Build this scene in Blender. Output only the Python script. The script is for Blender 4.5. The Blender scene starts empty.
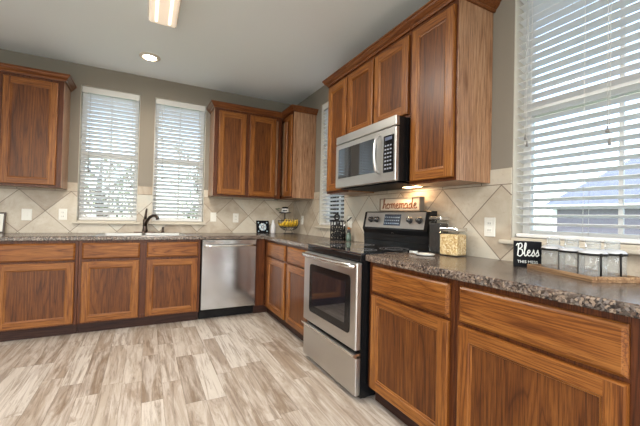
import bpy, bmesh, math, random
from mathutils import Vector, Matrix
import numpy as np
random.seed(7)
C = bpy.context.scene.collection
sc = bpy.context.scene
PI = math.pi

# ------------------------------------------------------------------ camera
CAM = dict(cx=-1.865, cy=-4.391, cz=1.136, yaw=27.527, pitch=.847, roll=1.348, f=334.15)
def make_camera():
    y, p, r = (math.radians(CAM[k]) for k in ('yaw', 'pitch', 'roll'))
    f = Vector((math.sin(y)*math.cos(p), math.cos(y)*math.cos(p), math.sin(p)))
    rt = Vector((math.cos(y), -math.sin(y), 0)); up = rt.cross(f)
    r2 = rt*math.cos(r) + up*math.sin(r); u2 = up*math.cos(r) - rt*math.sin(r)
    m = Matrix((r2, u2, -f)).transposed().to_4x4()
    m.translation = (CAM['cx'], CAM['cy'], CAM['cz'])
    cd = bpy.data.cameras.new('camera'); cd.sensor_width = 36; cd.lens = CAM['f']/640*36
    cd.clip_start = .02; cd.clip_end = 300
    co = bpy.data.objects.new('camera', cd); C.objects.link(co); co.matrix_world = m
    sc.camera = co
make_camera()

# ------------------------------------------------------------------ world, light, exposure
w = bpy.data.worlds.new('sky'); sc.world = w; w.use_nodes = True
nt = w.node_tree; bg = nt.nodes['Background']
sky = nt.nodes.new('ShaderNodeTexSky'); sky.sky_type = 'NISHITA'; sky.sun_disc = False
sky.sun_elevation = math.radians(50); sky.sun_rotation = math.radians(200); sky.dust_density = 2.0; sky.air_density = 1.0
hs = nt.nodes.new('ShaderNodeHueSaturation'); hs.inputs['Saturation'].default_value = .9
nt.links.new(sky.outputs[0], hs.inputs['Color']); nt.links.new(hs.outputs[0], bg.inputs[0])
bg.inputs[1].default_value = 1.1
sun = bpy.data.lights.new('sun', 'SUN'); sun.energy = 4.0; sun.angle = .01; sun.color = (1, .95, .88)
so = bpy.data.objects.new('sun', sun); C.objects.link(so)
so.rotation_euler = Vector((.28, -.60, -.75)).to_track_quat('-Z', 'Y').to_euler()
def area(name, loc, rot, sx, sy, power, col):
    l = bpy.data.lights.new(name, 'AREA'); l.shape = 'RECTANGLE'; l.size = sx; l.size_y = sy; l.energy = power; l.color = col
    o = bpy.data.objects.new(name, l); C.objects.link(o); o.location = loc; o.rotation_euler = rot
    return o
# fill lamps added inside unseen window openings behind the camera and on the left
area('rear_window_fill_left', (-4.2, -7.93, 1.35), (math.radians(90), 0, 0), 1.8, 2.0, 30, (.93, .96, 1))
area('rear_window_fill_right', (-1.6, -7.93, 1.35), (math.radians(90), 0, 0), 1.8, 2.0, 30, (.93, .96, 1))
area('side_window_fill', (-5.53, -4.2, 1.5), (math.radians(90), 0, math.radians(-90)), 2.0, 1.6, 50, (.90, .96, 1))
sc.view_settings.view_transform = 'Standard'; sc.view_settings.look = 'None'
sc.view_settings.gamma = 1; sc.view_settings.use_curve_mapping = False
sc.view_settings.exposure = 0.2
try:
    sc.cycles.use_denoising = True
    sc.cycles.max_bounces = 12; sc.cycles.transparent_max_bounces = 24
    sc.cycles.sample_clamp_indirect = 6
except Exception: pass

# ------------------------------------------------------------------ materials
def srgb(r, g, b):
    f = lambda c: (c/255/12.92) if c/255 <= .04045 else ((c/255+.055)/1.055)**2.4
    return (f(r), f(g), f(b), 1)
class NT:
    def __init__(s, name):
        s.m = bpy.data.materials.new(name); s.m.use_nodes = True; s.t = s.m.node_tree
        s.b = s.t.nodes['Principled BSDF']
    def n(s, typ, **kw):
        nd = s.t.nodes.new(typ)
        for k, v in kw.items():
            if k.startswith('i_'):
                key = k[2:]; key = int(key) if key.isdigit() else key.replace('_', ' ')
                s.set(nd.inputs[key], v)
            else: setattr(nd, k, v)
        return nd
    def set(s, sock, v):
        if isinstance(v, bpy.types.NodeSocket): s.t.links.new(v, sock)
        else: sock.default_value = v
    def math(s, op, a, b=None, c=None):
        nd = s.t.nodes.new('ShaderNodeMath'); nd.operation = op; s.set(nd.inputs[0], a)
        if b is not None: s.set(nd.inputs[1], b)
        if c is not None: s.set(nd.inputs[2], c)
        return nd.outputs[0]
    def vmath(s, op, a, b):
        nd = s.t.nodes.new('ShaderNodeVectorMath'); nd.operation = op; s.set(nd.inputs[0], a); s.set(nd.inputs[1], b)
        return nd.outputs[0]
    def xyz(s, v): nd = s.n('ShaderNodeSeparateXYZ'); s.set(nd.inputs[0], v); return nd.outputs
    def comb(s, x, y, z):
        nd = s.n('ShaderNodeCombineXYZ'); [s.set(nd.inputs[i], q) for i, q in enumerate((x, y, z))]; return nd.outputs[0]
    def obj(s): return s.n('ShaderNodeTexCoord').outputs['Object']
    def noise(s, v, scale, detail=3, rough=.5, dist=0):
        nd = s.n('ShaderNodeTexNoise'); s.set(nd.inputs['Vector'], v); nd.inputs['Scale'].default_value = scale
        nd.inputs['Detail'].default_value = detail; nd.inputs['Roughness'].default_value = rough; nd.inputs['Distortion'].default_value = dist
        return nd.outputs[0]
    def ramp(s, f, stops, interp='LINEAR'):
        nd = s.n('ShaderNodeValToRGB'); s.set(nd.inputs[0], f); cr = nd.color_ramp; cr.interpolation = interp
        while len(cr.elements) < len(stops): cr.elements.new(.5)
        for e, (p, c) in zip(cr.elements, stops): e.position = p; e.color = c if len(c) == 4 else (*c, 1)
        return nd.outputs[0]
    def mix(s, f, a, b, mode='MIX'):
        nd = s.n('ShaderNodeMix', data_type='RGBA', blend_type=mode)
        s.set(nd.inputs[0], f); s.set(nd.inputs[6], a); s.set(nd.inputs[7], b); return nd.outputs[2]
    def bump(s, h, strength=.2, dist=.002):
        nd = s.n('ShaderNodeBump'); nd.inputs['Strength'].default_value = strength; nd.inputs['Distance'].default_value = dist
        s.set(nd.inputs['Height'], h); s.set(s.b.inputs['Normal'], nd.outputs[0])
    def p(s, **kw):
        for k, v in kw.items(): s.set(s.b.inputs[k.replace('_', ' ')], v)
        return s.m
def flat(name, col, rough=.5, metal=0, **kw):
    m = NT(name); m.p(Roughness=rough, Metallic=metal, **kw)
    c = col if len(col) == 4 else (*col, 1)
    # a faint natural mottling so that no surface is perfectly uniform
    n = m.noise(m.obj(), 30, 2)
    m.p(Base_Color=m.mix(m.math('MULTIPLY', n, .18), c, (c[0]*.75, c[1]*.75, c[2]*.75, 1)))
    return m.m
def oak(name, axis, light, mid, dark, rough=.38, vary=.25):
    """Stained oak; axis = direction of the grain ('x','y' or 'z')."""
    m = NT(name)
    rnd = m.n('ShaderNodeObjectInfo').outputs['Random']
    co = m.vmath('ADD', m.obj(), m.comb(m.math('MULTIPLY', rnd, 13.7), m.math('MULTIPLY', rnd, 5.1), m.math('MULTIPLY', rnd, 9.3)))
    k = {'x': (.05, 1, 1), 'y': (1, .05, 1), 'z': (1, 1, .05)}[axis]
    g = m.vmath('MULTIPLY', co, k)
    n1 = m.noise(g, 9.5, 1.5, .45, .3)
    rings = m.math('PINGPONG', m.math('MULTIPLY', n1, 13), .5)
    rings = m.math('MULTIPLY', rings, 2)
    k2 = {'x': (.03, 1, 1), 'y': (1, .03, 1), 'z': (1, 1, .03)}[axis]
    g2 = m.vmath('MULTIPLY', co, k2)
    pores = m.noise(g2, 210, 3, .7)
    broad = m.noise(g, 9, 3, .55)
    f = m.math('ADD', m.math('MULTIPLY', rings, .26), m.math('MULTIPLY', broad, .80))
    col = m.ramp(f, [(.18, dark), (.45, mid), (.8, light)])
    pm = m.ramp(pores, [(.38, (.40, .33, .30)), (.56, (1, 1, 1))])
    col = m.mix(.9, col, pm, 'MULTIPLY')
    # ring edges: the thin dark cathedral lines
    edge = m.ramp(rings, [(.0, (.55, .46, .40)), (.16, (1, 1, 1))])
    col = m.mix(.8, col, edge, 'MULTIPLY')
    big = m.noise(co, 1.3, 2)
    col = m.mix(m.math('MULTIPLY', big, vary), col, (dark[0], dark[1], dark[2], 1))
    m.p(Base_Color=col, Roughness=rough, Coat_Weight=.04, Coat_Roughness=.25, Specular_IOR_Level=.25)
    m.bump(pores, .12, .001)
    return m.m
L_, M_, D_ = (.30, .120, .026), (.21, .071, .0130), (.105, .030, .0055)
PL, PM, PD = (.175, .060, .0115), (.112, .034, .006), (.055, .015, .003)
oak_v = oak('oak_upright_grain', 'z', L_, M_, D_)
oak_h = oak('oak_level_grain', 'x', L_, M_, D_)
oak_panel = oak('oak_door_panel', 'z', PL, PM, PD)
oak_frame = oak('oak_face_frame', 'z', (.13, .038, .009), (.085, .022, .005), (.04, .011, .003))
oak_crown = oak('oak_crown', 'x', (.23, .085, .026), (.16, .052, .015), (.08, .024, .008), .28)
oak_side_sheen = oak('oak_end_panel_sheen', 'z', (.46, .28, .17), (.35, .19, .105), (.22, .105, .05), .30)  # whitish glare painted in as a paler, greyer oak tone
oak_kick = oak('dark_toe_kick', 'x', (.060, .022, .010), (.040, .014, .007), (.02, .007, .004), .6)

def mk_counter():
    m = NT('speckled_laminate'); co = m.obj()
    warp = m.vmath('ADD', co, m.vmath('SCALE', m.n('ShaderNodeTexNoise', i_Vector=co, i_Scale=22.0, i_Detail=4.0).outputs[1], (0, 0, 0)))
    nn = m.n('ShaderNodeTexNoise', i_Vector=co, i_Scale=24.0, i_Detail=3.0)
    sc_ = m.n('ShaderNodeVectorMath', operation='SCALE'); m.set(sc_.inputs[0], nn.outputs[1]); sc_.inputs['Scale'].default_value = .02
    warp = m.vmath('ADD', co, sc_.outputs[0])
    v = m.n('ShaderNodeTexVoronoi', i_Vector=warp, i_Scale=115.0)
    cellr = m.xyz(v.outputs['Color'])[0]
    col = m.ramp(cellr, [(0, (.006, .005, .0055)), (.40, (.022, .014, .012)), (.54, (.08, .048, .034)), (.68, (.25, .185, .135)), (.84, (.11, .095, .09)), (1, (.36, .30, .245))], 'CONSTANT')
    v2 = m.n('ShaderNodeTexVoronoi', i_Vector=warp, i_Scale=150.0)
    c2 = m.ramp(m.xyz(v2.outputs['Color'])[1], [(0, (.012, .010, .011)), (.4, (.12, .085, .065)), (1, (.33, .27, .22))])
    col = m.mix(.25, col, c2)
    big = m.noise(co, 7, 4, .6, .6)
    col = m.mix(m.ramp(big, [(.42, (0, 0, 0)), (.66, (.55, .55, .55))]), col, m.mix(.5, c2, (.15, .10, .07, 1)))
    m.p(Base_Color=col, Roughness=.24, Coat_Weight=.12, Coat_Roughness=.12)
    return m.m
counter_m = mk_counter()

def mk_tile(name, x0, D):
    m = NT(name); x, y, z = m.xyz(m.obj())
    Z0 = 1.356
    dx = m.math('SUBTRACT', x, x0); dz = m.math('SUBTRACT', z, Z0)
    u = m.math('DIVIDE', m.math('ADD', dx, dz), D); v = m.math('DIVIDE', m.math('SUBTRACT', dx, dz), D)
    def edge(t, half): # 1 inside grout
        fr = m.math('FRACT', m.math('ADD', t, 100)); d = m.math('MINIMUM', fr, m.math('SUBTRACT', 1, fr)); return m.math('LESS_THAN', d, half)
    g1 = m.math('MAXIMUM', edge(u, .009), edge(v, .009))
    id1 = m.comb(m.math('FLOOR', u), m.math('FLOOR', v), 0)
    xb = m.math('DIVIDE', dx, .3075)
    g2 = m.math('MAXIMUM', edge(xb, .009), m.math('LESS_THAN', m.math('ABSOLUTE', m.math('SUBTRACT', z, Z0+.002)), .0028))
    id2 = m.comb(m.math('FLOOR', xb), 77, 3)
    band = m.math('GREATER_THAN', z, Z0)
    g = m.mix(band, g1, g2); idv = m.mix(band, id1, id2)
    wn = m.n('ShaderNodeTexWhiteNoise', noise_dimensions='3D', i_Vector=idv)
    co2 = m.vmath('ADD', m.obj(), m.vmath('MULTIPLY', wn.outputs[1], (9, 9, 9)))
    mott = m.noise(co2, 4.5, 5, .6, .8)
    t = m.math('ADD', m.math('MULTIPLY', mott, .8), m.math('MULTIPLY', wn.outputs[0], .42))
    col = m.ramp(t, [(.3, (.28, .215, .15)), (.52, (.42, .355, .275)), (.72, (.50, .445, .36)), (.95, (.43, .425, .37))])
    vein = m.noise(co2, 22, 6, .7, 2.0)
    col = m.mix(m.ramp(vein, [(.55, (0, 0, 0)), (.75, (.4, .4, .4))]), col, (.26, .20, .15, 1))
    gm = m.ramp(g, [(0, (0, 0, 0)), (1, (.9, .9, .9))])
    col = m.mix(gm, col, (.135, .095, .07, 1))
    m.p(Base_Color=col, Roughness=.38)
    m.bump(m.math('SUBTRACT', 1, g), .5, .002)
    return m.m
tile_back = mk_tile('ceramic_tile_back', -.868, .4267)
tile_right = mk_tile('ceramic_tile_right', 2.697, .440)

def mk_floor():
    m = NT('plank_floor'); x, y, z = m.xyz(m.obj())
    W = .118; Ln = .74
    r = m.math('DIVIDE', m.math('ADD', x, 50), W); row = m.math('FLOOR', r)
    sh = m.n('ShaderNodeTexWhiteNoise', noise_dimensions='1D', i_W=row).outputs[0]
    c = m.math('ADD', m.math('DIVIDE', m.math('ADD', y, 50), Ln), m.math('MULTIPLY', sh, 7.3)); cid = m.math('FLOOR', c)
    wn = m.n('ShaderNodeTexWhiteNoise', noise_dimensions='3D', i_Vector=m.comb(row, cid, 1))
    rnd = wn.outputs[0]
    base = m.ramp(rnd, [(0, (.20, .145, .10)), (.25, (.27, .205, .15)), (.5, (.335, .27, .21)), (.8, (.41, .35, .285)), (1, (.50, .445, .38))])
    off = m.vmath('MULTIPLY', wn.outputs[1], (17, 17, 17))
    co = m.vmath('ADD', m.obj(), off)
    g = m.vmath('MULTIPLY', co, (1, .13, 1))
    blot = m.noise(g, 11, 6, .68, 1.2)
    col = m.mix(m.ramp(blot, [(.42, (.0, .0, .0)), (.60, (.62, .62, .62))]), base, (.56, .50, .435, 1))
    g2 = m.vmath('MULTIPLY', co, (1, .06, 1))
    dk = m.noise(g2, 34, 6, .72, .9)
    col = m.mix(m.ramp(dk, [(.47, (0, 0, 0)), (.63, (.70, .60, .60))]), col, (.15, .10, .065, 1))
    knots = m.noise(m.vmath('MULTIPLY', co, (1, .35, 1)), 9, 5, .6, 1.5)
    col = m.mix(m.ramp(knots, [(.62, (0, 0, 0)), (.74, (.7, .7, .7))]), col, (.17, .115, .075, 1))
    fr = m.math('FRACT', r); fc = m.math('FRACT', c)
    e = m.math('MAXIMUM', m.math('LESS_THAN', m.math('MINIMUM', fr, m.math('SUBTRACT', 1, fr)), .012), m.math('LESS_THAN', m.math('MINIMUM', fc, m.math('SUBTRACT', 1, fc)), .0018))
    col = m.mix(m.math('MULTIPLY', e, .55), col, (.12, .09, .065, 1))
    m.p(Base_Color=col, Roughness=m.ramp(dk, [(.3, (.36, .36, .36)), (.7, (.5, .5, .5))]))
    m.bump(m.math('SUBTRACT', dk, e), .15, .001)
    return m.m
floor_m = mk_floor()
def paint(name, col, sc_=60, st=.06):
    m = NT(name); n = m.noise(m.obj(), sc_, 4, .6)
    m.p(Base_Color=m.mix(m.math('MULTIPLY', n, .12), (*col, 1), (col[0]*.8, col[1]*.8, col[2]*.8, 1)), Roughness=.75); m.bump(n, st, .003); return m.m
wall_m = paint('taupe_wall_paint', (.215, .188, .152))
reveal_m = paint('window_recess_paint', (.50, .47, .41))
ceil_m = paint('ceiling_paint', (.80, .84, .85), 90, .12)
white_m = flat('white_painted_wood', (.72, .70, .66), .4)
vinyl_m = flat('white_vinyl', (.64, .625, .60), .35)
sill_m = flat('almond_sill', (.46, .41, .33), .45)
def mk_slat():
    m = NT('white_slat'); m.p(Base_Color=(.80, .80, .79, 1), Roughness=.35)
    t = m.n('ShaderNodeBsdfTranslucent'); t.inputs[0].default_value = (.8, .82, .84, 1)
    mx = m.n('ShaderNodeMixShader'); mx.inputs[0].default_value = .24
    m.t.links.new(m.b.outputs[0], mx.inputs[1]); m.t.links.new(t.outputs[0], mx.inputs[2])
    m.t.links.new(mx.outputs[0], m.t.nodes['Material Output'].inputs[0]); return m.m
slat_m = mk_slat()
def steel(name, axis, col=(.56, .545, .52), rough=.36):
    m = NT(name); k = {'x': (.02, 1, 1), 'z': (1, 1, .02)}[axis]
    g = m.vmath('MULTIPLY', m.obj(), k); n = m.noise(g, 260, 2)
    br = m.noise(m.obj(), 3, 2)
    m.p(Base_Color=m.mix(m.math('MULTIPLY', br, .12), (*col, 1), (col[0]*.72, col[1]*.72, col[2]*.72, 1)), Metallic=1,
        Roughness=m.math('ADD', rough-.06, m.math('MULTIPLY', br, .12))); return m.m
steel_h = steel('brushed_steel', 'x'); steel_v = steel('brushed_steel_upright', 'z', (.60, .61, .62), .15)
steel_v2 = steel('satin_handle', 'z', (.62, .61, .60), .36)
chrome = flat('polished_steel', (.72, .71, .69), .24, 1)
black_m = flat('black_enamel', (.006, .006, .0065), .16, Specular_IOR_Level=.25)
blackglass = flat('black_glass', (.006, .007, .010), .04, Coat_Weight=1.0)
blackmat = flat('matt_black', (.006, .006, .0075), .5, Specular_IOR_Level=.1)
iron_m = flat('black_iron', (.007, .0065, .0065), .45, Specular_IOR_Level=.25)
bronze_m = flat('dark_bronze', (.07, .05, .04), .28, .9)
def mk_glass(name, tint=(1, 1, 1), rough=0.0):
    m = NT(name); m.p(Base_Color=(*tint, 1), Transmission_Weight=1.0, Roughness=rough, IOR=1.45); return m.m
glass_m = mk_glass('clear_glass', (.96, .98, .98))
def mk_pane():
    m = NT('window_glass'); t = m.n('ShaderNodeBsdfTransparent'); t.inputs[0].default_value = (.94, .97, .97, 1)
    g = m.n('ShaderNodeBsdfGlossy'); g.inputs['Roughness'].default_value = .01
    f = m.n('ShaderNodeFresnel'); f.inputs[0].default_value = 1.45
    mx = m.n('ShaderNodeMixShader'); m.t.links.new(f.outputs[0], mx.inputs[0]); m.t.links.new(t.outputs[0], mx.inputs[1]); m.t.links.new(g.outputs[0], mx.inputs[2])
    m.t.links.new(mx.outputs[0], m.t.nodes['Material Output'].inputs[0]); return m.m
pane_m = mk_pane()
def mk_jarglass(name, milk):
    m = NT(name); t = m.n('ShaderNodeBsdfTransparent'); t.inputs[0].default_value = (.95, .97, .97, 1)
    g = m.n('ShaderNodeBsdfGlossy'); g.inputs['Roughness'].default_value = .12
    df = m.n('ShaderNodeBsdfDiffuse'); df.inputs[0].default_value = (.85, .88, .90, 1); tl = m.n('ShaderNodeBsdfTranslucent'); tl.inputs[0].default_value = (.85, .88, .9, 1)
    a1 = m.n('ShaderNodeMixShader'); m.t.links.new(df.outputs[0], a1.inputs[1]); m.t.links.new(tl.outputs[0], a1.inputs[2])
    a2 = m.n('ShaderNodeMixShader'); a2.inputs[0].default_value = milk; m.t.links.new(t.outputs[0], a2.inputs[1]); m.t.links.new(a1.outputs[0], a2.inputs[2]); t = a2
    lw = m.n('ShaderNodeLayerWeight'); lw.inputs[0].default_value = .35
    f = m.math('ADD', .02, m.math('MULTIPLY', lw.outputs['Facing'], .25))
    mx = m.n('ShaderNodeMixShader'); m.t.links.new(f, mx.inputs[0]); m.t.links.new(t.outputs[0], mx.inputs[1]); m.t.links.new(g.outputs[0], mx.inputs[2])
    m.t.links.new(mx.outputs[0], m.t.nodes['Material Output'].inputs[0]); return m.m
jar_m = mk_jarglass('jar_glass', .01); can_m = mk_jarglass('cloudy_canister_glass', .20)
def emit(name, col, s):
    m = NT(name); m.p(Base_Color=(*col, 1), Emission_Color=(*col, 1), Emission_Strength=s, Roughness=.5); return m.m
diffuser_m = emit('lit_diffuser', (1, .84, .68), .34)
tube_m = emit('lit_tube', (1, .92, .78), 1.6)
bulb_m = emit('lit_bulb', (1, .9, .72), 22.0)

# ------------------------------------------------------------------ mesh helpers
class MB:
    def __init__(s): s.bm = bmesh.new()
    def _new(s, fn, mi=0, M=None, smooth=False):
        before = set(s.bm.faces); vb = set(s.bm.verts)
        fn()
        nf = [f for f in s.bm.faces if f not in before]
        nv = [v for v in s.bm.verts if v not in vb]
        if M is not None: bmesh.ops.transform(s.bm, matrix=M, verts=nv)
        for f in nf: f.material_index = mi; f.smooth = smooth
        return s
    def box(s, x0, y0, z0, x1, y1, z1, bev=0, mi=0, M=None, seg=2):
        def fn():
            r = bmesh.ops.create_cube(s.bm, size=1)['verts']
            for v in r: v.co = Vector(((x0+x1)/2+v.co.x*(x1-x0), (y0+y1)/2+v.co.y*(y1-y0), (z0+z1)/2+v.co.z*(z1-z0)))
            if bev:
                e = list({e for v in r for e in v.link_edges})
                bmesh.ops.bevel(s.bm, geom=e, offset=bev, segments=seg, profile=.5, affect='EDGES', clamp_overlap=True)
        return s._new(fn, mi, M)
    def cyl(s, p0, p1, r0, r1=None, n=20, mi=0, smooth=True, caps=True):
        r1 = r0 if r1 is None else r1; p0 = Vector(p0); p1 = Vector(p1); d = p1-p0
        q = d.to_track_quat('Z', 'Y').to_matrix().to_4x4(); q.translation = (p0+p1)/2
        return s._new(lambda: bmesh.ops.create_cone(s.bm, cap_ends=caps, segments=n, radius1=r0, radius2=r1, depth=d.length), mi, q, smooth)
    def sphere(s, c, r, mi=0, sx=1, sy=1, sz=1, n=16):
        M = Matrix.Translation(c) @ Matrix.Diagonal((sx, sy, sz, 1))
        return s._new(lambda: bmesh.ops.create_uvsphere(s.bm, u_segments=n, v_segments=max(6, n//2), radius=r), mi, M, True)
    def lathe(s, prof, c=(0, 0, 0), n=32, mi=0, M=None):
        def fn():
            rings = []
            for (r, z) in prof:
                if r < 1e-5: rings.append([s.bm.verts.new((c[0], c[1], c[2]+z))])
                else: rings.append([s.bm.verts.new((c[0]+r*math.cos(2*PI*i/n), c[1]+r*math.sin(2*PI*i/n), c[2]+z)) for i in range(n)])
            for a, b in zip(rings, rings[1:]):
                for i in range(n):
                    j = (i+1) % n
                    if len(a) == 1 and len(b) == 1: continue
                    if len(a) == 1: s.bm.faces.new((a[0], b[i], b[j]))
                    elif len(b) == 1: s.bm.faces.new((a[i], a[j], b[0]))
                    else: s.bm.faces.new((a[i], a[j], b[j], b[i]))
        return s._new(fn, mi, M, True)
    def tube(s, pts, r, n=8, mi=0, closed=False, ry=None):
        pts = [Vector(p) for p in pts]
        def fn():
            rings = []; N = len(pts); up = None
            for i, p in enumerate(pts):
                a = pts[(i-1) % N] if (i > 0 or closed) else p; b = pts[(i+1) % N] if (i < N-1 or closed) else p
                t = (b-a).normalized()
                if up is None: up = Vector((0, 0, 1)) if abs(t.z) < .9 else Vector((1, 0, 0))
                sd = t.cross(up).normalized(); up = sd.cross(t).normalized()
                rr = r[i] if isinstance(r, (list, tuple)) else r
                rings.append([s.bm.verts.new(p+sd*rr*math.cos(2*PI*k/n)+up*rr*math.sin(2*PI*k/n)) for k in range(n)])
            pr = list(zip(rings, rings[1:]))
            if closed: pr.append((rings[-1], rings[0]))
            for a, b in pr:
                for k in range(n): s.bm.faces.new((a[k], a[(k+1) % n], b[(k+1) % n], b[k]))
            if not closed: s.bm.faces.new(rings[0][::-1]); s.bm.faces.new(rings[-1])
        return s._new(fn, mi, None, True)
    def prism(s, poly, p0, ax, length, mi=0, smooth=False):
        """poly = list of 3-D points forming a closed profile; extruded by vector ax*length from p0"""
        ax = Vector(ax)*length; p0 = Vector(p0)
        def fn():
            a = [s.bm.verts.new(p0+Vector(q)) for q in poly]; b = [s.bm.verts.new(p0+Vector(q)+ax) for q in poly]
            n = len(poly)
            for i in range(n): s.bm.faces.new((a[i], a[(i+1) % n], b[(i+1) % n], b[i]))
            s.bm.faces.new(a[::-1]); s.bm.faces.new(b)
        return s._new(fn, mi, None, smooth)
    def poly(s, pts, mi=0):
        return s._new(lambda: s.bm.faces.new([s.bm.verts.new(p) for p in pts]), mi)
    def build(s, name, mats, parent=None, loc=(0, 0, 0), rot=(0, 0, 0)):
        bmesh.ops.recalc_face_normals(s.bm, faces=s.bm.faces)
        me = bpy.data.meshes.new(name); s.bm.to_mesh(me); s.bm.free()
        for m in (mats if isinstance(mats, (list, tuple)) else [mats]): me.materials.append(m)
        o = bpy.data.objects.new(name, me); C.objects.link(o)
        o.parent = parent; o.location = loc; o.rotation_euler = rot
        return o
def thing(name, label, cat, loc=(0, 0, 0), rz=0, group=None):
    o = bpy.data.objects.new(name, None); C.objects.link(o); o.location = loc; o.rotation_euler = (0, 0, rz)
    o.empty_display_size = .1
    return tag(o, label, cat, group)
def tag(o, label, cat, group=None):
    o['label'] = label; o['category'] = cat
    if group: o['group'] = group
    return o
def struct(o): o['kind'] = 'structure'; return o
def copy_tree(o, parent=None):
    c = o.copy(); C.objects.link(c); c.parent = parent
    for ch in list(o.children): copy_tree(ch, c)
    return c
RW = -PI/2      # right-wall frame: local x runs towards the viewer (world -y), local y into the wall (world +x)

# ------------------------------------------------------------------ room shell
H = 2.736; ZS = 1.045; ZT = 2.515
def wall_with_holes(name, x0, x1, z0, z1, holes, y0, y1, rz=0, loc=(0, 0, 0)):
    """wall in local frame between y0,y1; holes = (xa,xb,za,zb)"""
    m = MB(); xs = sorted({x0, x1, *[h[0] for h in holes], *[h[1] for h in holes]})
    for a, b in zip(xs, xs[1:]):
        hs = sorted([h for h in holes if h[0] <= a+1e-6 and h[1] >= b-1e-6], key=lambda h: h[2])
        z = z0
        for h in hs:
            m.box(a, y0, z, b, y1, h[2]); z = h[3]
        m.box(a, y0, z, b, y1, z1)
    for (a, b, c, d) in holes:   # plastered recess lining
        t = .004
        m.box(a, y0+.004, c, a+t, y1, d, mi=1); m.box(b-t, y0+.004, c, b, y1, d, mi=1)
        m.box(a, y0+.004, d-t, b, y1, d, mi=1); m.box(a, y0+.004, c, b, y1, c+t, mi=1)
    return struct(m.build(name, [wall_m, reveal_m], None, loc, (0, 0, rz)))
TH = .16
W1 = (-2.523, -1.955, ZS, ZT); W2 = (-1.803, -1.225, ZS, ZT)
wall_with_holes('wall_back', -5.6, TH, 0, H, [W1, W2], 0, TH)
W3 = (.79, 1.375, ZS, ZT); W4 = (3.197, 4.11, ZS, ZT)
wall_with_holes('wall_right', 0, 8.0, 0, H, [W3, W4], 0, TH, RW)
wall_with_holes('wall_rear', -5.6, 0, 0, H, [(-5.1, -3.3, .35, 2.35), (-2.5, -.7, .35, 2.35)], -8.0-TH, -8.0)
wl = wall_with_holes('wall_left', 0, 8.0, 0, H, [(3.2, 5.2, .7, 2.3)], 0, TH, RW, (-5.6-TH, 0, 0))
struct(MB().box(-5.6-TH, -8.0-TH, -.12, TH, TH, 0).build('floor', floor_m))
struct(MB().box(-5.6-TH, -8.0-TH, H, TH, TH, H+.12).build('ceiling', ceil_m))
# other walls' baseboards
struct(MB().box(-5.6, -8.0, 0, -5.586, -.66, .09, .004).build('baseboard_left', white_m))
struct(MB().box(-5.58, -8.0, 0, 0, -7.986, .09, .004).build('baseboard_rear', white_m))
struct(MB().box(-.014, -7.98, 0, 0, -4.7, .09, .004).build('baseboard_right', white_m))
# tiled splashbacks (thin real slabs on the walls, cut round the windows)
def tiles(name, x0, x1, wins, mat, rz):
    m = MB(); top = 1.452; zb = .9; t = .008
    segs = []; x = x0
    for (a, b) in wins:
        m.box(x, -t, zb, a, 0, top); m.box(a, -t, zb, b, 0, 1.012); x = b
    if x < x1: m.box(x, -t, zb, x1, 0, top)
    return struct(m.build(name, mat, None, (0, 0, 0), (0, 0, rz)))
tiles('trim_1', -3.75, 0, [(W1[0], W1[1]), (W2[0], W2[1])], tile_back, 0)
tiles('trim_2', 0.008, 4.65, [(W3[0], W3[1]), (W4[0], W4[1])], tile_right, RW)

# ------------------------------------------------------------------ windows and blinds
def window(n, win, rz, sill_ext=.03, name=None, loc=(0, 0, 0), divide=True):
    a, b, c, d = win
    e = bpy.data.objects.new('window_%d' % n, None); C.objects.link(e); e.rotation_euler = (0, 0, rz); e.location = loc; struct(e)
    f = MB(); fr = .045; y0, y1 = .095, .135
    a += .004; b -= .004; c += .004; d -= .004
    f.box(a, y0, c, a+fr, y1, d, .004); f.box(b-fr, y0, c, b, y1, d, .004)
    f.box(a+fr, y0, c, b-fr, y1, c+fr, .004); f.box(a+fr, y0, d-fr, b-fr, y1, d, .004)
    mid = (c+d)/2-.005
    f.box(a+fr, y0-.008, mid-.028, b-fr, y1, mid+.028, .004)
    f.build('window_frame', vinyl_m, e)
    if divide:
        g = MB(); xm = (a+b)/2
        g.box(xm-.009, .108, c+fr, xm+.009, .122, mid-.028); g.box(xm-.009, .108, mid+.028, xm+.009, .122, d-fr)
        g.build('muntin', vinyl_m, e)
    MB().box(a+fr, .113, c+fr, b-fr, .117, mid-.028).box(a+fr, .113, mid+.028, b-fr, .117, d-fr).build('window_pane', pane_m, e)
    s = MB(); s.box(win[0]-sill_ext, -.045, ZS-.032, win[1]+sill_ext, .0, ZS-.010, .006); s.box(win[0]+.005, -.01, ZS-.030, win[1]-.005, .094, ZS-.010+.016, .003)
    s.build('window_sill', sill_m, e)
    return e
window(1, W1, 0); window(2, W2, 0); window(3, W3, RW); window(4, W4, RW, .05, divide=True)

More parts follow.
